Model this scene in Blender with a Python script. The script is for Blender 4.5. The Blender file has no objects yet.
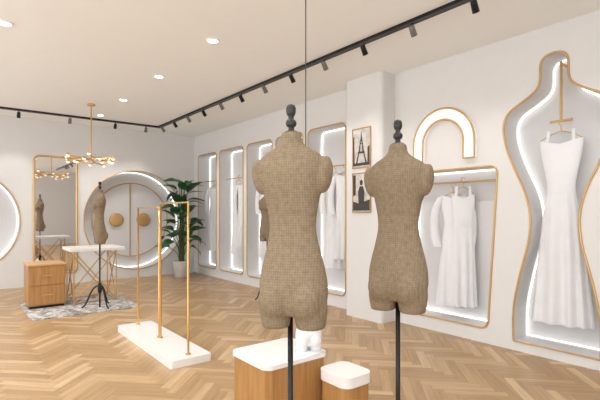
import bpy, bmesh, math, random
from mathutils import Vector, Matrix, Euler
random.seed(7)
sc = bpy.context.scene
sc.view_settings.view_transform = 'Standard'
sc.view_settings.look = 'None'

# ------------------------------------------------------------------ materials
def srgb(r, g, b):
    f = lambda c: (c/255/12.92) if c/255 <= 0.04045 else ((c/255+0.055)/1.055)**2.4
    return (f(r), f(g), f(b), 1)

def mat(name, col, rough=0.5, metal=0.0, noise=0.04, nscale=8.0, bump=0.0, bscale=40.0, emis=None, estr=0.0, spec=0.5, sheen=0.0):
    m = bpy.data.materials.new(name); m.use_nodes = True
    nt = m.node_tree; b = nt.nodes['Principled BSDF']
    b.inputs['Roughness'].default_value = rough
    b.inputs['Metallic'].default_value = metal
    b.inputs['Specular IOR Level'].default_value = spec
    if sheen: b.inputs['Sheen Weight'].default_value = sheen
    tc = nt.nodes.new('ShaderNodeTexCoord')
    n = nt.nodes.new('ShaderNodeTexNoise'); n.inputs['Scale'].default_value = nscale
    nt.links.new(tc.outputs['Object'], n.inputs['Vector'])
    r = nt.nodes.new('ShaderNodeValToRGB')
    r.color_ramp.elements[0].position = 0.3; r.color_ramp.elements[1].position = 0.7
    r.color_ramp.elements[0].color = tuple(c*(1-noise) for c in col[:3])+(1,)
    r.color_ramp.elements[1].color = tuple(min(1, c*(1+noise)) for c in col[:3])+(1,)
    nt.links.new(n.outputs['Fac'], r.inputs['Fac'])
    nt.links.new(r.outputs['Color'], b.inputs['Base Color'])
    if bump:
        n2 = nt.nodes.new('ShaderNodeTexNoise'); n2.inputs['Scale'].default_value = bscale
        nt.links.new(tc.outputs['Object'], n2.inputs['Vector'])
        bp = nt.nodes.new('ShaderNodeBump'); bp.inputs['Strength'].default_value = bump; bp.inputs['Distance'].default_value = 0.01
        nt.links.new(n2.outputs['Fac'], bp.inputs['Height']); nt.links.new(bp.outputs['Normal'], b.inputs['Normal'])
    if emis:
        b.inputs['Emission Color'].default_value = emis; b.inputs['Emission Strength'].default_value = estr
    return m

M_wall = mat('wall_paint', srgb(222,220,218), 0.8, noise=0.01, spec=0.2)
M_ceil = mat('ceiling_paint', srgb(243,244,243), 0.85, noise=0.005, spec=0.2)
M_niche = mat('niche_paint', srgb(216,215,215), 0.7, noise=0.01, spec=0.2)
M_gold = mat('brushed_gold', srgb(214,172,108), 0.3, 1.0, noise=0.05)
M_goldp = mat('gold_lacquer', srgb(204,166,110), 0.35, 0.4, noise=0.04)
M_black = mat('black_metal', srgb(22,22,23), 0.4, 0.3, noise=0.05)
M_blackw = mat('black_wood', srgb(38,36,35), 0.4, noise=0.1)
M_white = mat('white_lacquer', srgb(234,232,230), 0.3, noise=0.01)
M_gloss = mat('white_gloss_plastic', srgb(232,232,234), 0.12, noise=0.01)
M_fabric = mat('white_fabric', srgb(226,226,228), 0.9, noise=0.02, bump=0.15, bscale=60, sheen=0.3)
M_led = mat('led_strip', (1,1,1,1), 0.5, emis=(1,0.98,0.95,1), estr=2.0)
M_lamp = mat('lamp_lens', (1,1,1,1), 0.5, emis=(1,0.97,0.93,1), estr=9.0)
M_globe = mat('frosted_bulb', (1,1,1,1), 0.4, emis=(1,0.85,0.6,1), estr=1.0)
M_leaf = mat('leaf_green', srgb(40,84,44), 0.4, noise=0.35, nscale=14)
M_stem = mat('plant_stem', srgb(70,85,45), 0.7, noise=0.2)
M_pot = mat('ceramic_pot', srgb(200,198,195), 0.5, noise=0.03)
M_soil = mat('soil', srgb(50,36,26), 0.95, noise=0.3, nscale=40)
M_mirror = mat('mirror_glass', (0.86,0.85,0.84,1), 0.03, 1.0, noise=0.0)
M_frame = mat('fill_window_metal', srgb(60,58,56), 0.5, 0.5)  # frames of the added, unseen fill-light windows

def rug_mat():
    m = bpy.data.materials.new('patterned_rug'); m.use_nodes = True
    nt = m.node_tree; b = nt.nodes['Principled BSDF']; b.inputs['Roughness'].default_value = .95
    tc = nt.nodes.new('ShaderNodeTexCoord')
    n = nt.nodes.new('ShaderNodeTexNoise'); n.inputs['Scale'].default_value = 9; n.inputs['Detail'].default_value=5; n.inputs['Distortion'].default_value=1.5
    r = nt.nodes.new('ShaderNodeValToRGB')
    r.color_ramp.elements[0].position = 0.36; r.color_ramp.elements[1].position = 0.64
    r.color_ramp.elements[0].color = srgb(128,124,122); r.color_ramp.elements[1].color = srgb(214,210,206)
    nt.links.new(tc.outputs['Object'], n.inputs['Vector']); nt.links.new(n.outputs['Fac'], r.inputs['Fac']); nt.links.new(r.outputs['Color'], b.inputs['Base Color'])
    return m
M_rug = rug_mat()

def wood_mat(name, c1, c2, scale=3.0, rough=0.4, stretch=(1,1,12)):
    m = bpy.data.materials.new(name); m.use_nodes = True
    nt = m.node_tree; b = nt.nodes['Principled BSDF']; b.inputs['Roughness'].default_value = rough
    tc = nt.nodes.new('ShaderNodeTexCoord'); mp = nt.nodes.new('ShaderNodeMapping')
    mp.inputs['Scale'].default_value = stretch
    n = nt.nodes.new('ShaderNodeTexNoise'); n.inputs['Scale'].default_value = scale; n.inputs['Detail'].default_value = 6
    r = nt.nodes.new('ShaderNodeValToRGB'); r.color_ramp.elements[0].color = c1; r.color_ramp.elements[1].color = c2
    r.color_ramp.elements[0].position = 0.3; r.color_ramp.elements[1].position = 0.7
    nt.links.new(tc.outputs['Object'], mp.inputs['Vector']); nt.links.new(mp.outputs['Vector'], n.inputs['Vector'])
    nt.links.new(n.outputs['Fac'], r.inputs['Fac']); nt.links.new(r.outputs['Color'], b.inputs['Base Color'])
    return m
M_wood = wood_mat('oak_veneer', srgb(160,114,64), srgb(184,138,84), 4, 0.4, (10,10,0.8))

# linen for dress forms: fine woven grid
def linen_mat():
    m = bpy.data.materials.new('brown_linen'); m.use_nodes = True
    nt = m.node_tree; b = nt.nodes['Principled BSDF']; b.inputs['Roughness'].default_value = 0.95
    b.inputs['Specular IOR Level'].default_value = 0.1
    tc = nt.nodes.new('ShaderNodeTexCoord')
    def wave(axis, sc_):
        w = nt.nodes.new('ShaderNodeTexWave'); w.wave_type='BANDS'; w.bands_direction = axis
        w.inputs['Scale'].default_value = sc_; w.inputs['Distortion'].default_value = .2; w.inputs['Detail'].default_value = 0
        nt.links.new(tc.outputs['Object'], w.inputs['Vector']); return w
    w1, w2 = wave('Z',30), wave('X',30)
    mx = nt.nodes.new('ShaderNodeMath'); mx.operation='ADD'
    nt.links.new(w1.outputs['Fac'], mx.inputs[0]); nt.links.new(w2.outputs['Fac'], mx.inputs[1])
    n = nt.nodes.new('ShaderNodeTexNoise'); n.inputs['Scale'].default_value = 60; n.inputs['Detail'].default_value = 2
    nt.links.new(tc.outputs['Object'], n.inputs['Vector'])
    m2 = nt.nodes.new('ShaderNodeMath'); m2.operation='MULTIPLY_ADD'; m2.inputs[1].default_value = 0.22
    nt.links.new(mx.outputs[0], m2.inputs[0]); nt.links.new(n.outputs['Fac'], m2.inputs[2])
    r = nt.nodes.new('ShaderNodeValToRGB')
    r.color_ramp.elements[0].position = 0.3; r.color_ramp.elements[0].color = srgb(116,101,81)
    r.color_ramp.elements[1].position = 1.0; r.color_ramp.elements[1].color = srgb(145,128,106)
    nt.links.new(m2.outputs[0], r.inputs['Fac']); nt.links.new(r.outputs['Color'], b.inputs['Base Color'])
    bp = nt.nodes.new('ShaderNodeBump'); bp.inputs['Strength'].default_value = 0.15; bp.inputs['Distance'].default_value = 0.001
    nt.links.new(mx.outputs[0], bp.inputs['Height']); nt.links.new(bp.outputs['Normal'], b.inputs['Normal'])
    return m
M_linen = linen_mat()

# ------------------------------------------------------------------ helpers
def link(o):
    sc.collection.objects.link(o); return o
def empty(name, loc=(0,0,0), rz=0.0):
    e = bpy.data.objects.new(name, None); e.location = loc; e.rotation_euler = (0,0,rz); e.empty_display_size = 0.1
    return link(e)
def add(name, me, m=None, parent=None, loc=(0,0,0), rot=(0,0,0), sc_=1.0):
    o = bpy.data.objects.new(name, me); o.location = loc; o.rotation_euler = rot; o.scale=(sc_,)*3
    if m is not None and not me.materials: me.materials.append(m)
    if parent: o.parent = parent
    return link(o)
def bm_mesh(bm, name, smooth=False):
    me = bpy.data.meshes.new(name); bmesh.ops.recalc_face_normals(bm, faces=bm.faces); bm.to_mesh(me); bm.free()
    if smooth:
        for p in me.polygons: p.use_smooth = True
    return me
def box_me(name, x0,x1,y0,y1,z0,z1, bev=0.0):
    bm = bmesh.new(); bmesh.ops.create_cube(bm, size=1)
    for v in bm.verts:
        v.co = Vector(((x0+x1)/2+v.co.x*(x1-x0), (y0+y1)/2+v.co.y*(y1-y0), (z0+z1)/2+v.co.z*(z1-z0)))
    if bev: bmesh.ops.bevel(bm, geom=bm.edges[:], offset=bev, segments=2, profile=0.5, affect='EDGES')
    return bm_mesh(bm, name)
def lathe_me(name, prof, seg=32, smooth=True, closed=False):
    bm = bmesh.new(); rings=[]
    for r,z in prof:
        rings.append([bm.verts.new((max(r,1e-4)*math.cos(2*math.pi*i/seg), max(r,1e-4)*math.sin(2*math.pi*i/seg), z)) for i in range(seg)])
    prs = list(zip(rings, rings[1:])) + ([(rings[-1],rings[0])] if closed else [])
    for a,b in prs:
        for i in range(seg): bm.faces.new((a[i],a[(i+1)%seg],b[(i+1)%seg],b[i]))
    if not closed:
        bm.faces.new(rings[0][::-1]); bm.faces.new(rings[-1])
    return bm_mesh(bm, name, smooth)
def curve_to_mesh(cu, name):
    o = bpy.data.objects.new('tmp', cu); link(o); dg = bpy.context.evaluated_depsgraph_get(); dg.update()
    me = bpy.data.meshes.new_from_object(o.evaluated_get(dg)); me.name = name
    bpy.data.objects.remove(o); bpy.data.curves.remove(cu)
    return me
def tube_me(name, paths, r=0.01, cyc=False, res=3):
    cu = bpy.data.curves.new(name,'CURVE'); cu.dimensions='3D'; cu.bevel_depth=r; cu.bevel_resolution=res; cu.use_fill_caps = not cyc
    for pts in paths:
        s = cu.splines.new('POLY'); s.points.add(len(pts)-1)
        for p,c in zip(s.points, pts): p.co = (c[0],c[1],c[2],1)
        s.use_cyclic_u = cyc
    me = curve_to_mesh(cu, name)
    for p in me.polygons: p.use_smooth = True
    return me
def prism_me(name, pts, z0, z1, bev=0.0):
    bm = bmesh.new(); b=[bm.verts.new((x,y,z0)) for x,y in pts]; t=[bm.verts.new((x,y,z1)) for x,y in pts]
    n=len(pts); bm.faces.new(b[::-1]); top=bm.faces.new(t)
    for i in range(n): bm.faces.new((b[i],b[(i+1)%n],t[(i+1)%n],t[i]))
    if bev: bmesh.ops.bevel(bm, geom=list(top.edges), offset=bev, segments=2, profile=0.5, affect='EDGES')
    return bm_mesh(bm, name)
def rrect(x0,x1,y0,y1,r,seg=6):
    pts=[]
    for cx,cy,a0 in ((x1-r,y1-r,0),(x0+r,y1-r,90),(x0+r,y0+r,180),(x1-r,y0+r,270)):
        for i in range(seg+1):
            a=math.radians(a0+90*i/seg); pts.append((cx+r*math.cos(a), cy+r*math.sin(a)))
    return pts
def round_poly(poly, r, seg=6):
    out=[]; n=len(poly)
    for i in range(n):
        p=Vector(poly[i]); a=Vector(poly[i-1]); b=Vector(poly[(i+1)%n])
        d1=(a-p).normalized(); d2=(b-p).normalized()
        s=p+d1*r; e=p+d2*r
        for k in range(seg+1):
            t=k/seg; q=(1-t)**2*s+2*t*(1-t)*p+t*t*e; out.append((q.x,q.y))
    return out
def circle(cx,cy,r,seg=64):
    return [(cx+r*math.cos(2*math.pi*i/seg), cy+r*math.sin(2*math.pi*i/seg)) for i in range(seg)]
def catmull(pts, n=6, closed=False):
    out=[]; N=len(pts); rng = range(N if closed else N-1)
    P=lambda i: Vector(pts[i%N]) if closed else Vector(pts[max(0,min(N-1,i))])
    for i in rng:
        p0,p1,p2,p3=P(i-1),P(i),P(i+1),P(i+2)
        for k in range(n):
            t=k/n
            q=0.5*((2*p1)+(-p0+p2)*t+(2*p0-5*p1+4*p2-p3)*t*t+(-p0+3*p1-3*p2+p3)*t**3)
            out.append(tuple(q))
    if not closed: out.append(tuple(pts[-1]))
    return out
def panel_me(name, outer, holes, fn):
    cu = bpy.data.curves.new(name,'CURVE'); cu.dimensions='2D'; cu.fill_mode='BOTH'
    for poly in [outer]+holes:
        s=cu.splines.new('POLY'); s.points.add(len(poly)-1)
        for p,c in zip(s.points, poly): p.co=(c[0],c[1],0,1)
        s.use_cyclic_u=True
    me = curve_to_mesh(cu, name)
    for v in me.vertices:
        v.co = Vector(fn(v.co.x, v.co.y, 0))
    return me

# ------------------------------------------------------------------ room dims
XR, YB, H = 4.5, 9.74, 3.2
XL, YF = -3.0, -2.5
DEP = 0.32
fR = lambda u,v,d: (XR+d, u, v)       # right wall: u=Y, v=Z, d into wall
fB = lambda u,v,d: (u, YB+d, v)       # back wall: u=X

def SGN(o):
    a=sum(o[i-1][0]*o[i][1]-o[i][0]*o[i-1][1] for i in range(len(o)))
    return 1 if a>0 else -1
def niche(parent_name, outline, fn, depth=DEP, led=True, frame_r=0.011):
    e = empty(parent_name)
    n=len(outline)
    bm=bmesh.new()
    f=[bm.verts.new(fn(u,v,0)) for u,v in outline]; b=[bm.verts.new(fn(u,v,depth)) for u,v in outline]
    for i in range(n): bm.faces.new((f[i],f[(i+1)%n],b[(i+1)%n],b[i]))
    bm.faces.new(b)
    add('recess', bm_mesh(bm,'recess'), M_niche, e)
    add('gold_frame', tube_me('gold_frame',[[fn(u,v,-0.005) for u,v in outline]], frame_r, True), M_goldp, e)
    if led:
        ins=[]
        for i in range(n):
            p=Vector(outline[i]); a=Vector(outline[i-1]); q=Vector(outline[(i+1)%n])
            t=(q-a).normalized(); nr=Vector((-t.y,t.x))
            ins.append(p+nr*0.012*SGN(outline))
        add('led_strip', tube_me('led_strip',[[fn(p.x,p.y,depth-0.03) for p in ins]], 0.008, True, 2), M_led, e)
    return e

# right wall openings
R_small = [(8.62,9.52),(7.50,8.48),(6.50,7.36),(5.62,6.38),(4.62,5.49)]
small_out = [rrect(a,b,0.18,2.73,0.10) for a,b in R_small]
mid_out = round_poly([(2.34,1.90),(3.60,1.90),(3.50,0.16),(2.45,0.16)],0.10)
bc = 1.79
half = [(0.0,2.93),(0.08,2.91),(0.122,2.84),(0.126,2.70),(0.16,2.61),(0.27,2.53),(0.42,2.44),(0.485,2.32),(0.47,2.12),(0.38,1.86),(0.275,1.62),(0.22,1.38),(0.235,1.12),(0.32,0.78),(0.385,0.42),(0.385,0.10)]
lh = catmull(half,4)
body_out = [(bc+a,z) for a,z in lh] + [(bc-a,z) for a,z in lh[::-1] if a>1e-6]
r_holes = small_out+[mid_out, body_out]
wall_right = add('wall_right', panel_me('wall_right', [(YF,0),(YB,0),(YB,H),(YF,H)], r_holes, fR), M_wall)
small_n = []
for o in small_out: small_n.append(niche('wall_niche', o, fR))
n_mid = niche('wall_niche', mid_out, fR)
n_body = niche('body_shaped_wall_niche', body_out, fR)

# back wall openings
c_left = circle(0.05,1.25,0.95); c_mid = circle(3.16,1.25,1.07)
wall_back = add('wall_back', panel_me('wall_back', [(XL,0),(XR,0),(XR,H),(XL,H)], [c_left,c_mid], fB), M_wall)
nl = niche('round_wall_niche', c_left, fB)
nm = niche('round_wall_niche', c_mid, fB, depth=0.4)
add('inner_ring', tube_me('inner_ring',[[fB(u,v,0.37) for u,v in circle(3.16,1.25,0.82)]],0.012,True), M_goldp, nm)
for k,x in enumerate((2.83,3.42)):
    pr=[(0.001,0.0),(0.15,0.0),(0.15,0.02),(0.12,0.03),(0.001,0.03)]
    add('gold_disc_%d'%(k+1), lathe_me('gold_disc',pr), M_goldp, nm, (x, YB+0.37, 1.25), (math.pi/2,0,0))
add('door_panel_joint', box_me('j',3.12,3.14,YB+0.375,YB+0.39,0.45,2.05), M_goldp, nm)

# ceiling
add('ceiling', box_me('ceiling', XL-0.1,XR,YF-0.1,YB,H,H+0.1), M_ceil)

# unseen walls behind / left of camera, windows added in them for fill light
k=1
def fill_window_wall(name, axis, c, a0, a1, wins):
    global k
    holes=[[(p,0.25),(q,0.25),(q,2.9),(p,2.9)] for p,q in wins]
    fn = (lambda u,v,d:(c,u,v)) if axis=='x' else (lambda u,v,d:(u,c,v))
    add(name, panel_me(name,[(a0,0),(a1,0),(a1,H),(a0,H)],holes,fn), M_wall)
    for h in holes:
        add('fill_window_%d'%k, tube_me('wf',[[fn(u,v,0) for u,v in h]],0.03,True,1), M_frame); k+=1
fill_window_wall('wall_left','x',XL,YF,YB,[(-2.3,-.1),(.1,2.3),(2.5,4.7),(4.9,7.1),(7.3,9.5)])
fill_window_wall('wall_front','y',YF,XL,XR,[(-2.8,-.9),(-.7,1.3)])

# column
add('column', prism_me('column', rrect(4.25,4.62,3.72,4.38,0.05), 0, H), M_wall)

# ------------------------------------------------------------------ herringbone floor
def floor():
    W=0.08; n=6; L=W*n; bm=bmesh.new(); cl=bm.loops.layers.color.new('plank')
    rot=Matrix.Rotation(math.radians(45),3,'Z'); g=0.0007
    def quad(x0,y0,x1,y1,vert):
        cs=[(x0+g,y0+g),(x1-g,y0+g),(x1-g,y1-g),(x0+g,y1-g)]
        w=[rot@Vector((x,y,0)) for x,y in cs]
        cx=sum(p.x for p in w)/4; cy=sum(p.y for p in w)/4
        if cx<XL-0.5 or cx>XR+0.5 or cy<YF-0.5 or cy>YB+0.5: return
        f=bm.faces.new([bm.verts.new(p) for p in w]); v=random.random(); h=random.random()
        for l in f.loops: l[cl]=(v,h,1.0 if vert else 0.0,1)
    for k in range(-200,200):
        for m in range(-16,17):
            x=k*W+2*n*W*m; y=k*W
            quad(x,y,x+L,y+W,False); quad(x-W,y,x,y+L,True)
    for co,no in (((XL,0,0),(-1,0,0)),((XR,0,0),(1,0,0)),((0,YF,0),(0,-1,0)),((0,YB,0),(0,1,0))):
        bmesh.ops.bisect_plane(bm, geom=bm.verts[:]+bm.edges[:]+bm.faces[:], plane_co=co, plane_no=no, clear_outer=True)
    me=bpy.data.meshes.new('floor')
    for f in bm.faces:
        if f.normal.z<0: f.normal_flip()
    vs=[bm.verts.new(p) for p in ((XL,YF,-0.002),(XR,YF,-0.002),(XR,YB,-0.002),(XL,YB,-0.002))]
    fb=bm.faces.new(vs)
    fb.material_index=1
    bm.to_mesh(me); bm.free()
    m=bpy.data.materials.new('oak_parquet'); m.use_nodes=True; nt=m.node_tree; b=nt.nodes['Principled BSDF']
    b.inputs['Roughness'].default_value=0.33; b.inputs['Specular IOR Level'].default_value=0.4
    at=nt.nodes.new('ShaderNodeVertexColor'); at.layer_name='plank'
    sp=nt.nodes.new('ShaderNodeSeparateColor'); nt.links.new(at.outputs['Color'],sp.inputs['Color'])
    tc=nt.nodes.new('ShaderNodeTexCoord')
    def grain(ang):
        mp=nt.nodes.new('ShaderNodeMapping'); mp.inputs['Rotation'].default_value=(0,0,math.radians(ang))
        mp.vector_type='POINT'
        m2=nt.nodes.new('ShaderNodeMapping'); m2.inputs['Scale'].default_value=(2.5,34,1)
        n=nt.nodes.new('ShaderNodeTexNoise'); n.inputs['Scale'].default_value=1.0; n.inputs['Detail'].default_value=5; n.noise_dimensions='4D'
        nt.links.new(tc.outputs['Object'],mp.inputs['Vector']); nt.links.new(mp.outputs['Vector'],m2.inputs['Vector']); nt.links.new(m2.outputs['Vector'],n.inputs['Vector'])
        mu=nt.nodes.new('ShaderNodeMath'); mu.operation='MULTIPLY'; mu.inputs[1].default_value=37
        nt.links.new(sp.outputs['Green'],mu.inputs[0]); nt.links.new(mu.outputs[0],n.inputs['W'])
        return n
    g1,g2=grain(-45),grain(45)
    mx=nt.nodes.new('ShaderNodeMix'); mx.data_type='FLOAT'
    nt.links.new(sp.outputs['Blue'],mx.inputs[0]); nt.links.new(g1.outputs['Fac'],mx.inputs[2]); nt.links.new(g2.outputs['Fac'],mx.inputs[3])
    r1=nt.nodes.new('ShaderNodeValToRGB'); r1.color_ramp.elements[0].color=srgb(178,146,107); r1.color_ramp.elements[1].color=srgb(213,184,146)
    e=r1.color_ramp.elements.new(0.5); e.color=srgb(198,167,127)
    nt.links.new(sp.outputs['Red'],r1.inputs['Fac'])
    r2=nt.nodes.new('ShaderNodeValToRGB'); r2.color_ramp.elements[0].position=0.3; r2.color_ramp.elements[1].position=0.7
    r2.color_ramp.elements[0].color=(0.77,0.735,0.69,1); r2.color_ramp.elements[1].color=(1,1,1,1)
    nt.links.new(mx.outputs[0],r2.inputs['Fac'])
    mc=nt.nodes.new('ShaderNodeMix'); mc.data_type='RGBA'; mc.blend_type='MULTIPLY'; mc.inputs[0].default_value=1
    nt.links.new(r1.outputs['Color'],mc.inputs[6]); nt.links.new(r2.outputs['Color'],mc.inputs[7])
    nt.links.new(mc.outputs[2],b.inputs['Base Color'])
    me.materials.append(m); me.materials.append(mat('floor_joint',srgb(136,102,70),0.8))
    add('floor',me)
floor()

# ------------------------------------------------------------------ dress form
def ring_part(bm, rings, seg=40, cx=0, cy=0):
    R=[]
    for z,hw,fr,bk in rings:
        l=[]
        for i in range(seg):
            a=2*math.pi*i/seg; s=math.sin(a); c=math.cos(a)
            l.append(bm.verts.new((cx+hw*math.copysign(abs(c)**0.9,c), cy+(bk if s>0 else fr)*math.copysign(abs(s)**0.9,s), z)))
        R.append(l)
    for a,b in zip(R,R[1:]):
        for i in range(seg): bm.faces.new((a[i],a[(i+1)%seg],b[(i+1)%seg],b[i]))
    bm.faces.new(R[0][::-1]); bm.faces.new(R[-1])
def ell(bm, c, r, rot=None):
    ret=bmesh.ops.create_icosphere(bm, subdivisions=3, radius=1)
    for v in ret['verts']:
        p=Vector((v.co.x*r[0],v.co.y*r[1],v.co.z*r[2]))
        if rot: p=rot@p
        v.co=p+Vector(c)
def torso_mesh():
    bm=bmesh.new()
    rings=[(.055,.105,.055,.065),(.09,.140,.078,.085),(.14,.150,.088,.09),(.20,.147,.088,.088),(.26,.135,.085,.075),(.32,.119,.08,.064),(.38,.105,.074,.058),(.42,.100,.072,.056),
           (.47,.104,.078,.060),(.53,.115,.09,.070),(.59,.127,.098,.080),(.64,.137,.094,.084),(.68,.146,.08,.080),(.71,.142,.064,.070),(.735,.114,.054,.062),(.757,.073,.048,.052),(.78,.047,.044,.045),(.825,.041,.039,.039)]
    ring_part(bm,rings)
    for s in (-1,1):
        ring_part(bm,[(0.0,.060,.066,.07),(.03,.065,.07,.076),(.07,.070,.076,.084),(.13,.068,.07,.08)],cx=s*.075)
        ell(bm,(s*.143,0.0,.640),(.033,.050,.080),Euler((0,s*math.radians(8),0)).to_matrix())
        ell(bm,(s*.066,.05,.12),(.068,.062,.082))
        ell(bm,(s*.058,-.07,.575),(.052,.05,.055))
    me=bm_mesh(bm,'torso_src')
    o=bpy.data.objects.new('t',me); link(o)
    r=o.modifiers.new('r','REMESH'); r.mode='VOXEL'; r.voxel_size=0.007
    s=o.modifiers.new('s','SMOOTH'); s.iterations=9; s.factor=0.6
    dg=bpy.context.evaluated_depsgraph_get(); dg.update()
    out=bpy.data.meshes.new_from_object(o.evaluated_get(dg)); out.name='torso'
    bpy.data.objects.remove(o)
    for p in out.polygons: p.use_smooth=True
    out.materials.clear(); out.materials.append(M_linen)
    return out
T_ME=torso_mesh()
T_WHITE=T_ME.copy(); T_WHITE.name='torso_white'; T_WHITE.materials.clear(); T_WHITE.materials.append(M_gloss)
FIN=lathe_me('neck_finial',[(.001,.80),(.034,.80),(.036,.815),(.03,.826),(.014,.832),(.012,.845),(.02,.850),(.024,.862),(.02,.874),(.012,.88),(.012,.892),(.017,.897),(.021,.91),(.021,.925),(.017,.938),(.001,.945)],24)
POLE=lathe_me('pole',[(.001,.0),(.011,.0),(.011,.99),(.001,.99)],20)
def leg_paths():
    P=[]
    for k in range(3):
        a=2*math.pi*k/3+0.4; pts=[(0.0,.30),(.05,.31),(.11,.24),(.16,.12),(.20,.04),(.24,.012)]
        P.append([(x*math.cos(a),x*math.sin(a),z) for x,z in catmull(pts,5)])
    return P
LEGS=tube_me('tripod_legs',leg_paths(),0.011); LEGS.materials.append(M_black)
HUB=lathe_me('hub',[(.001,.2),(.018,.2),(.03,.24),(.03,.32),(.018,.36),(.001,.36)],20)
def dress_form(loc, yaw, z0=0.935, tilt=0.0, s=.965, off=0.0):
    e=empty('dress_form',loc,yaw)
    add('torso',T_ME,None,e,(off,0,z0),(0,tilt,0),s)
    add('neck_finial',FIN,M_blackw,e,(off,0,z0),(0,tilt,0),s)
    add('pole',POLE,M_black,e)
    add('tripod_legs',LEGS,None,e)
    add('hub',HUB,M_black,e)
    return e
CAMYAW=math.radians(-38.3)
dress_form((1.087,1.44,0), CAMYAW+math.pi+math.radians(-16), tilt=math.radians(.8),off=-.015)
dress_form((1.67,1.36,0), CAMYAW+math.pi+math.radians(-33))
dress_form((1.70,6.90,0.016), CAMYAW+math.radians(-60))
dress_form((4.05,6.0,0), CAMYAW+math.radians(-40))

# ------------------------------------------------------------------ garments
def dress_mesh(L=1.5, wt=.17, ww=.11, wh=.22, dep=.05, folds=9, seed=0, sleeves=False):
    rnd=random.Random(seed); bm=bmesh.new(); seg=96; R=[]
    N=40; ph=rnd.random()*6
    for j in range(N+1):
        t=j/N; z=-t*L
        if t<.28:
            s=t/.28; s=s*s*(3-2*s); w=wt*(1-s)+ww*s; d=dep*.8
        else:
            s=(t-.28)/.72; s=s**.8; w=ww*(1-s)+wh*s; d=dep*(.8+.6*s)
        amp=max(0,(t-.22))*.07
        l=[]
        for i in range(seg):
            a=2*math.pi*i/seg
            rip=1+ (amp/ .1)*math.sin(folds*a+ph+1.5*math.sin(2*a+t*2))*.8
            x=w*math.cos(a)*(1+amp*.8*math.sin(3*a+ph)); y=d*math.sin(a)*rip
            zz=z
            if t<.06: zz=z-.05*(1-abs(math.cos(a)))*(1-t/.06)
            l.append(bm.verts.new((x,y,zz)))
        R.append(l)
    for a,b in zip(R,R[1:]):
        for i in range(seg): bm.faces.new((a[i],a[(i+1)%seg],b[(i+1)%seg],b[i]))
    if sleeves:
        for s in (-1,1):
            pts=[(s*wt*.85,0,-.03),(s*(wt+.05),0,-.2),(s*(wt+.06),.01,-.45),(s*(wt+.03),.02,-.62)]; prev=None
            for k,(x,y,z) in enumerate(catmull(pts,4)):
                rr=.045+.015*k/12; l=[bm.verts.new((x+rr*math.cos(2*math.pi*i/14),y+rr*.7*math.sin(2*math.pi*i/14)*(1+.2*math.sin(3*i)),z)) for i in range(14)]
                if prev:
                    for i in range(14): bm.faces.new((prev[i],prev[(i+1)%14],l[(i+1)%14],l[i]))
                prev=l
    else:
        for s in (-1,1):
            pts=[(s*wt*.6,-.03,-.03),(s*wt*.55,0,.09),(s*wt*.6,.03,-.03)]; cp=catmull(pts,6); prev=None
            for p in cp:
                a=bm.verts.new((p[0]-.014,p[1],p[2])); b=bm.verts.new((p[0]+.014,p[1],p[2]))
                if prev: bm.faces.new((prev[0],prev[1],b,a))
                prev=(a,b)
        prev=None; tw=.28*L
        for i in range(49):
            a=2*math.pi*i/48; x=(ww+.006)*math.cos(a); y=(dep*.85+.004)*math.sin(a)
            c=(bm.verts.new((x,y,-tw-.02)),bm.verts.new((x,y,-tw+.02)))
            if prev: bm.faces.new((prev[0],c[0],c[1],prev[1]))
            prev=c
    me=bm_mesh(bm,'garment',True)
    return me
def hanger_mesh(w=.19):
    pts=[(-w,0,-.07),(-w*.5,0,-.02),(0,0,.01),(w*.5,0,-.02),(w,0,-.07)]
    hook=[(0,0,.01),(0,0,.06),(.02,0,.085),(.015,0,.115),(-.012,0,.12),(-.022,0,.10)]
    return tube_me('hanger',[catmull(pts,5),catmull(hook,4)],0.005)
def hang(parent, loc, yaw, **kw):
    sl=kw.get('sleeves',False); wt=kw.get('wt',.17)
    add('garment',dress_mesh(**kw),M_fabric,parent,loc,(0,0,yaw))
    add('hanger',hanger_mesh(wt*.95),M_goldp,parent,(loc[0],loc[1],loc[2]+(.07 if not sl else .02)),(0,0,yaw))
def rail(parent,y0,y1,x,z):
    add('hanging_rail',tube_me('hanging_rail',[[(x,y0,z),(x,y1,z)]],0.011),M_goldp,parent)
xg=XR+.16
for i,(a,b) in enumerate(R_small):
    zr=2.13; rail(small_n[i],a,b,xg,zr)
    if i in (1,4,0,2):
        c=(a+b)/2-.05
        hang(small_n[i],(xg,c,zr-.132),math.pi/2+.35,L=1.45,wt=.17,ww=.13,wh=.20,seed=i,sleeves=(i%2==0))
        if i in (1,4): hang(small_n[i],(xg,c-.2,zr-.132),math.pi/2+.45,L=1.3,wt=.16,ww=.13,wh=.17,seed=i+10,sleeves=True)
rail(n_mid,2.35,3.59,xg,1.76)
hang(n_mid,(xg,2.97,1.62),math.pi/2+.45,L=1.32,wt=.15,ww=.10,wh=.19,seed=21,sleeves=True)
hang(n_mid,(xg,2.84,1.62),math.pi/2+.6,L=1.30,wt=.13,ww=.11,wh=.15,seed=22,sleeves=False)
# body niche: hook rod + dress
add('hook_rod',tube_me('hook_rod',[[(xg,bc,2.88),(xg,bc,2.30)],[(xg-.0,bc-.1,2.30),(xg,bc+.1,2.30)]],0.013),M_goldp,n_body)
add('hook_rod_bracket',tube_me('hk',[[(XR+DEP,bc,2.86),(xg,bc,2.86)]],0.013),M_goldp,n_body)
hang(n_body,(xg,bc,2.12),math.pi/2+.15,L=1.8,wt=.19,ww=.12,wh=.27,dep=.06,seed=5,sleeves=False)

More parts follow.
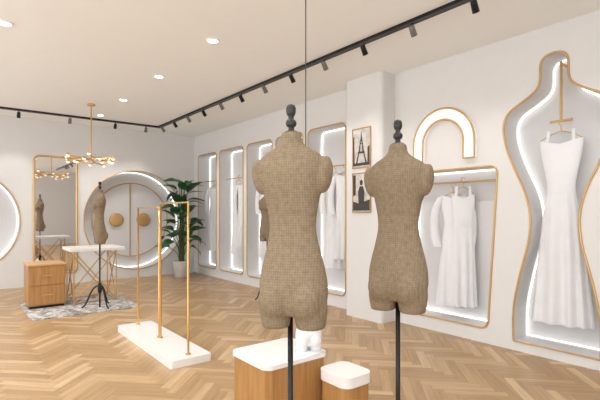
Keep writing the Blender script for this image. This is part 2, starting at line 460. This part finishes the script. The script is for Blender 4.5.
# arch light above mid niche
def arch():
    e=empty('arch_wall_light'); cy=2.98; zb=2.01; ro=.40; ri=.27; leg=.20
    def half_path(r): 
        return [(cy+r,zb)]+[(cy+r*math.cos(math.pi*i/24),zb+leg+r*math.sin(math.pi*i/24)) for i in range(25)]+[(cy-r,zb)]
    o=half_path(ro); i_=half_path(ri)
    bm=bmesh.new(); n=len(o)
    def V(p,d): return bm.verts.new((XR-d,p[0],p[1]))
    fo=[V(p,.05) for p in o]; fi=[V(p,.05) for p in i_]; bo=[V(p,0) for p in o]; bi=[V(p,0) for p in i_]
    for k in range(n-1):
        bm.faces.new((fo[k],fo[k+1],fi[k+1],fi[k])); bm.faces.new((fo[k],bo[k],bo[k+1],fo[k+1])); bm.faces.new((fi[k],fi[k+1],bi[k+1],bi[k]))
    for k in (0,n-1): bm.faces.new((fo[k],fi[k],bi[k],bo[k]))
    add('arch_body',bm_mesh(bm,'arch'),mat('arch_diffuser',srgb(245,243,240),0.5,emis=(1,.98,.96,1),estr=.25),e)
    add('gold_edge',tube_me('ge',[[(XR-.05,a,b) for a,b in o+i_[::-1]]],0.012,True),M_goldp,e)
arch()

# pictures on the column: tower prints
M_paper=mat('print_paper',srgb(200,195,188),.5,noise=.2,nscale=14)
M_ink=mat('print_ink',srgb(60,55,52),.5,noise=.2,nscale=30)
def picture(z0,z1,kind):
    e=empty('framed_picture'); x=4.25; y0,y1=3.90,4.22; c=(y0+y1)/2
    add('print',box_me('p',x-.012,x-.004,y0+.01,y1-.01,z0+.01,z1-.01),M_paper,e)
    add('backing',box_me('b',x-.004,x,y0,y1,z0,z1),M_black,e)
    bm=bmesh.new(); X=x-.0125; h=z1-z0
    def F(pts): bm.faces.new([bm.verts.new((X,c+u,z0+v*h)) for u,v in pts])
    if kind==0:
        F([(-.10,.12),(-.07,.12),(-.035,.38),(-.055,.38)]); F([(.07,.12),(.10,.12),(.055,.38),(.035,.38)])
        F([(-.065,.36),(.065,.36),(.06,.41),(-.06,.41)]); F([(-.05,.41),(-.02,.41),(-.008,.72),(-.022,.68)]); F([(.02,.41),(.05,.41),(.022,.68),(.008,.72)])
        F([(-.03,.60),(.03,.60),(.028,.63),(-.028,.63)]); F([(-.018,.66),(.018,.66),(.003,.92),(-.003,.92)]); F([(-.15,.05),(.15,.05),(.15,.12),(-.15,.13)])
        F([(-.15,.13),(-.11,.13),(-.11,.5),(-.15,.55)]); F([(.12,.12),(.15,.12),(.15,.8),(.13,.8)])
    else:
        F([(-.15,.04),(.15,.04),(.15,.28),(.05,.22),(-.15,.32)]); F([(-.05,.25),(.05,.22),(.06,.52),(.03,.66),(-.03,.66),(-.06,.52)])
        F([(-.022,.69),(.022,.69),(.03,.78),(0,.84),(-.03,.78)]); F([(-.14,.5),(-.08,.55),(-.08,.95),(-.14,.95)]); F([(.1,.45),(.15,.4),(.15,.95),(.1,.95)])
    me=bpy.data.meshes.new('ink'); bm.to_mesh(me); bm.free()
    add('printed_image',me,M_ink,e)
    add('gold_frame',tube_me('f',[[(x-.012,y0,z0),(x-.012,y1,z0),(x-.012,y1,z1),(x-.012,y0,z1)]],.010,True),M_goldp,e)
picture(2.0,2.52,0); picture(1.41,1.93,1)

# mirror on the back wall
e=empty('wall_mirror'); mo=rrect(1.22,1.96,.22,2.50,.10)
me=panel_me('mirror',mo,[],lambda u,v,d:(u,YB-.02,v)); add('mirror_glass',me,M_mirror,e)
add('mirror_backing',panel_me('mb',mo,[],lambda u,v,d:(u,YB-.008,v)),M_black,e)
add('gold_frame',tube_me('mf',[[(u,YB-.02,v) for u,v in mo]],.02,True),M_goldp,e)

# ------------------------------------------------------------------ furniture
def table():
    e=empty('display_table'); x0,x1,y0,y1=1.42,2.10,7.35,7.95; h=.86
    add('table_top',box_me('tt',x0-.03,x1+.08,y0-.03,y1+.03,h-.05,h,.008),M_white,e)
    P=[]; z0=.026; zt=h-.05
    for y in (y0+.04,y1-.04):
        P+=[[(x0+.03,y,z0),(x1-.03,y,zt)],[(x1-.03,y,z0),(x0+.03,y,zt)],[(x0+.03,y,z0),(x0+.03,y,zt)],[(x1-.03,y,z0),(x1-.03,y,zt)],[(x0+.03,y,z0),(x1-.03,y,z0)]]
    for x in (x0+.03,x1-.03): P+=[[(x,y0+.04,z0),(x,y1-.04,zt)],[(x,y1-.04,z0),(x,y0+.04,zt)]]
    add('gold_legs',tube_me('legs',P,.009),M_goldp,e)
table()
def cabinet():
    e=empty('wood_cabinet'); x0,x1,y0,y1=.85,1.33,7.35,7.85; 
    add('plinth',box_me('pl',x0+.02,x1-.02,y0+.02,y1-.02,.016,.05),M_black,e)
    add('body',box_me('cb',x0,x1,y0,y1,.05,.63,.006),M_wood,e)
    add('top',box_me('ct',x0-.01,x1+.01,y0-.01,y1+.01,.63,.655,.004),wood_mat('oak_top',srgb(190,146,96),srgb(214,172,120),4,.35,(1,10,1)),e)
    for k in range(2):
        add('drawer_%d'%(k+1),box_me('dr',x0+.02,x1-.02,y0-.012,y0,.07+k*.28,.33+k*.28,.004),M_wood,e)
        add('pull_%d'%(k+1),box_me('pu',x0+.17,x1-.17,y0-.03,y0-.012,.20+k*.28,.212+k*.28),M_goldp,e)
cabinet()
add('rug',prism_me('rug',rrect(.80,2.20,6.62,8.02,.04),0.001,.014),M_rug)

def rack():
    e=empty('clothing_rack')
    add('platform',prism_me('pf',rrect(1.53,1.93,3.80,5.42,.02),0,.07,.006),M_white,e)
    x=1.74; P=[]; 
    for ya,yb,zt in ((3.90,4.60,1.50),(4.64,5.32,1.46)):
        P.append([(x,ya,.07),(x,ya,zt),(x,yb,zt),(x,yb,.07)])
    add('gold_frames',tube_me('gf',P,.011),M_gold,e)
    add('feet',tube_me('ft',[[(x,y,.07),(x,y,.078)] for y in (3.90,4.60,4.64,5.32)],.025),M_gold,e)
rack()

def podium(x0,x1,y0,y1,h,slab,r):
    e=empty('display_podium')
    pts=rrect(x0+.01,x1-.01,y0+.01,y1-.01,r-.01,10)
    add('wood_body',prism_me('wb',pts,0,h-slab),M_wood,e)
    add('white_top',prism_me('wt',rrect(x0,x1,y0,y1,r,10),h-slab,h,.006),M_white,e)
podium(1.62,2.18,2.41,2.90,.38,.03,.07)
podium(2.03,2.30,2.08,2.38,.30,.07,.07)
# small glossy torso display standing on the podium
e=empty('white_bust_form',(2.055,2.50,.38),CAMYAW+math.pi+.2)
add('base',lathe_me('bb',[(.001,0),(.095,0),(.095,.008),(.088,.014),(.001,.014)],36),M_gloss,e,(0,0,.0005))
add('bust_torso',T_WHITE,None,e,(0,0,.014),(0,0,0),.66)

# plant
def leaf_mesh(L,Wd,droop,seed):
    bm=bmesh.new(); N=10; rows=[]
    for i in range(N+1):
        t=i/N; w=Wd*math.sin(math.pi*min(1,t**.75))**.9*(.98)+.002
        x=L*t; z=-droop*t*t*L
        rows.append([bm.verts.new((x,s*w,z+abs(s)*w*.25)) for s in (-1,-.5,0,.5,1)])
    for a,b in zip(rows,rows[1:]):
        for k in range(4): bm.faces.new((a[k],a[k+1],b[k+1],b[k]))
    return bm
def plant():
    e=empty('potted_plant',(3.93,9.15,0))
    add('pot',lathe_me('pot',[(.001,0),(.13,0),(.15,.02),(.19,.34),(.195,.36),(.175,.36),(.17,.32),(.001,.32)],36),M_pot,e)
    add('soil',lathe_me('soil',[(.001,.31),(.172,.31),(.172,.33),(.001,.335)],24),M_soil,e)
    bm=bmesh.new(); P=[]; rnd=random.Random(3)
    for k in range(48):
        a=k*2.4+rnd.random()*.4; t=k/47
        ht=.60+1.4*t+rnd.random()*.1
        rad=.05+.15*(1-t)+rnd.random()*.07
        tip=Vector((rad*math.cos(a),rad*math.sin(a),ht))
        P.append(catmull([(0.05*math.cos(a),.05*math.sin(a),.32),(.35*tip.x,.35*tip.y,.3+.6*(ht-.3)),tuple(tip)],5))
        lb=leaf_mesh(.27+rnd.random()*.10,.085+rnd.random()*.03,.5+rnd.random()*.6,k)
        M=Matrix.Translation(tip)@Matrix.Rotation(a,4,'Z')@Matrix.Rotation(-rnd.uniform(-.2,1.0)-.5*t,4,'Y')@Matrix.Rotation(rnd.uniform(-.6,.6),4,'X')
        lb.transform(M); tmp=bpy.data.meshes.new('l'); lb.to_mesh(tmp); lb.free(); bm.from_mesh(tmp); bpy.data.meshes.remove(tmp)
    for v in bm.verts:
        v.co.x=min(v.co.x,.53); v.co.y=min(v.co.y,.55)
    me=bpy.data.meshes.new('leaves'); bm.to_mesh(me); bm.free()
    for p in me.polygons: p.use_smooth=True
    add('leaves',me,M_leaf,e)
    add('stems',tube_me('stems',P,.006,False,2),M_stem,e)
plant()

# chandelier
def chandelier():
    e=empty('branch_chandelier',(1.80,7.85,0)); z=2.28
    add('canopy',lathe_me('cn',[(.001,H-.03),(.06,H-.03),(.06,H),(.001,H)],24),M_goldp,e)
    P=[[(0,0,z),(0,0,H-.02)]]; G=[]
    for k in range(9):
        a=2*math.pi*k/9+.2; r=.34+.12*(k%2); dz=(.06,-.05,.02)[k%3]
        m=(r*.5*math.cos(a+.25),r*.5*math.sin(a+.25),z+dz*.4); t=(r*math.cos(a),r*math.sin(a),z+dz)
        P.append([(0,0,z+.01),m,t]); b=a+.9
        s=(m[0]+.14*math.cos(b),m[1]+.14*math.sin(b),m[2]-.03); P.append([m,s])
        G+=[t,s]
    add('gold_branches',tube_me('br',P,.010),M_gold,e)
    bm=bmesh.new()
    for g in G:
        ret=bmesh.ops.create_icosphere(bm,subdivisions=2,radius=.026)
        for v in ret['verts']: v.co+=Vector(g)
    add('bulbs',bm_mesh(bm,'bulbs',True),M_globe,e)
    bm=bmesh.new()
    for g in G:
        ret=bmesh.ops.create_icosphere(bm,subdivisions=2,radius=.028)
        for v in ret['verts']: v.co+=Vector(g)*1+Vector((0,0,.014))
    add('bulb_cups',bm_mesh(bm,'cups',True),M_gold,e)
chandelier()

# pendant cable near front
e=empty('pendant_lamp',(1.89,2.33,0))
add('canopy',lathe_me('cn2',[(.001,H-.02),(.04,H-.02),(.04,H),(.001,H)],24),M_black,e)
add('cable',tube_me('cb2',[[(0,0,1.45),(0,0,H-.01)]],.004),mat('grey_cable',srgb(80,78,76),.5),e)
add('socket',lathe_me('sk',[(.001,1.36),(.02,1.37),(.022,1.43),(.008,1.46),(.001,1.46)],20),M_black,e)
add('bulb',lathe_me('bl',[(.001,1.27),(.02,1.28),(.032,1.31),(.025,1.345),(.016,1.37),(.001,1.37)],20),M_globe,e)

# ------------------------------------------------------------------ lighting fixtures
def spot(name,loc,target,energy,size,blend,parent,rad=.05,col=(1,.96,.91)):
    l=bpy.data.lights.new(name,'SPOT'); l.energy=energy; l.spot_size=math.radians(size); l.spot_blend=blend; l.shadow_soft_size=rad; l.color=col
    o=bpy.data.objects.new(name,l); o.location=loc
    d=Vector(target)-Vector(loc); o.rotation_euler=d.to_track_quat('-Z','Y').to_euler(); o.parent=parent
    return link(o)
for x,ys in ((2.13,(-.4,1.1,2.63,4.16,5.69,7.22,8.6)),(.39,(0.5,2.0,3.5,5.0,6.5,8.0)),(-1.4,(0.5,3.5,6.5))):
    for y in ys:
        e=empty('recessed_downlight',(x,y,H))
        add('trim_ring',lathe_me('tr',[(.052,-.012),(.068,-.012),(.072,0),(.052,0)],28,False,True),M_white,e)
        add('lens',lathe_me('ln',[(.001,-.008),(.052,-.008),(.052,-.0005),(.001,-.0005)],28,False),M_lamp,e)
        spot('downlight_lamp',(0,0,-.03),(0,0,-2),50,120,.8,e,.06)
M_head=mat('grey_spot_housing',srgb(120,118,116),.4,.3)
def track(name,x0,y0,x1,y1,heads,aim,en):
    e=empty(name)
    if x0==x1: me=box_me('rail',x0-.035,x0+.035,y0,y1,H-.03,H)
    else: me=box_me('rail',x0,x1,y0-.035,y0+.035,H-.03,H)
    add('rail',me,M_black,e)
    for k,p in enumerate(heads):
        loc=Vector((x0,p,H-.03)) if x0==x1 else Vector((p,y0,H-.03))
        tgt=loc+Vector(aim)
        d=(tgt-loc).normalized(); c=loc+Vector((0,0,-.07))
        add('stem_%d'%k,tube_me('s',[[tuple(loc),tuple(c)]],.007),M_black,e)
        q=d.to_track_quat('Z','Y').to_euler()
        add('head_%d'%k,lathe_me('h',[(.001,-.05),(.022,-.05),(.026,-.04),(.030,.05),(.026,.05),(.026,.042),(.001,.042)],20),M_head if k%2 else M_black,e,tuple(c),q)
        add('lens_%d'%k,lathe_me('l',[(.001,.043),(.025,.043),(.025,.045),(.001,.045)],16),M_lamp,e,tuple(c),q)
        spot('track_lamp_%d'%k,tuple(c+d*.07),tuple(c+d*2),en,70,.9,e,.03,(1,.97,.93))
track('ceiling_track_light',3.37,-1.0,3.37,9.0,[.9,1.25]+[1.95+.62*i for i in range(12)],(1.1,0.15,-1.5),18)
track('ceiling_track_light',XL+.5,9.0,3.40,9.0,[-1.5,-.3,.9,1.7,2.5,3.1],(0,.62,-1.4),24)

# world (daylight fill through the added windows)
w=bpy.data.worlds.new('daylight'); sc.world=w; w.use_nodes=True
nt=w.node_tree; bg=nt.nodes['Background']; bg.inputs[0].default_value=(.92,.96,1,1); bg.inputs[1].default_value=3.5

# ------------------------------------------------------------------ camera
cam=bpy.data.cameras.new('camera'); cam.sensor_width=36; cam.lens=26.4; cam.shift_y=13/600
co=bpy.data.objects.new('camera',cam); co.location=(0,0,1.4); co.rotation_euler=(math.pi/2,0,CAMYAW); link(co); sc.camera=co
cam.clip_start=.05
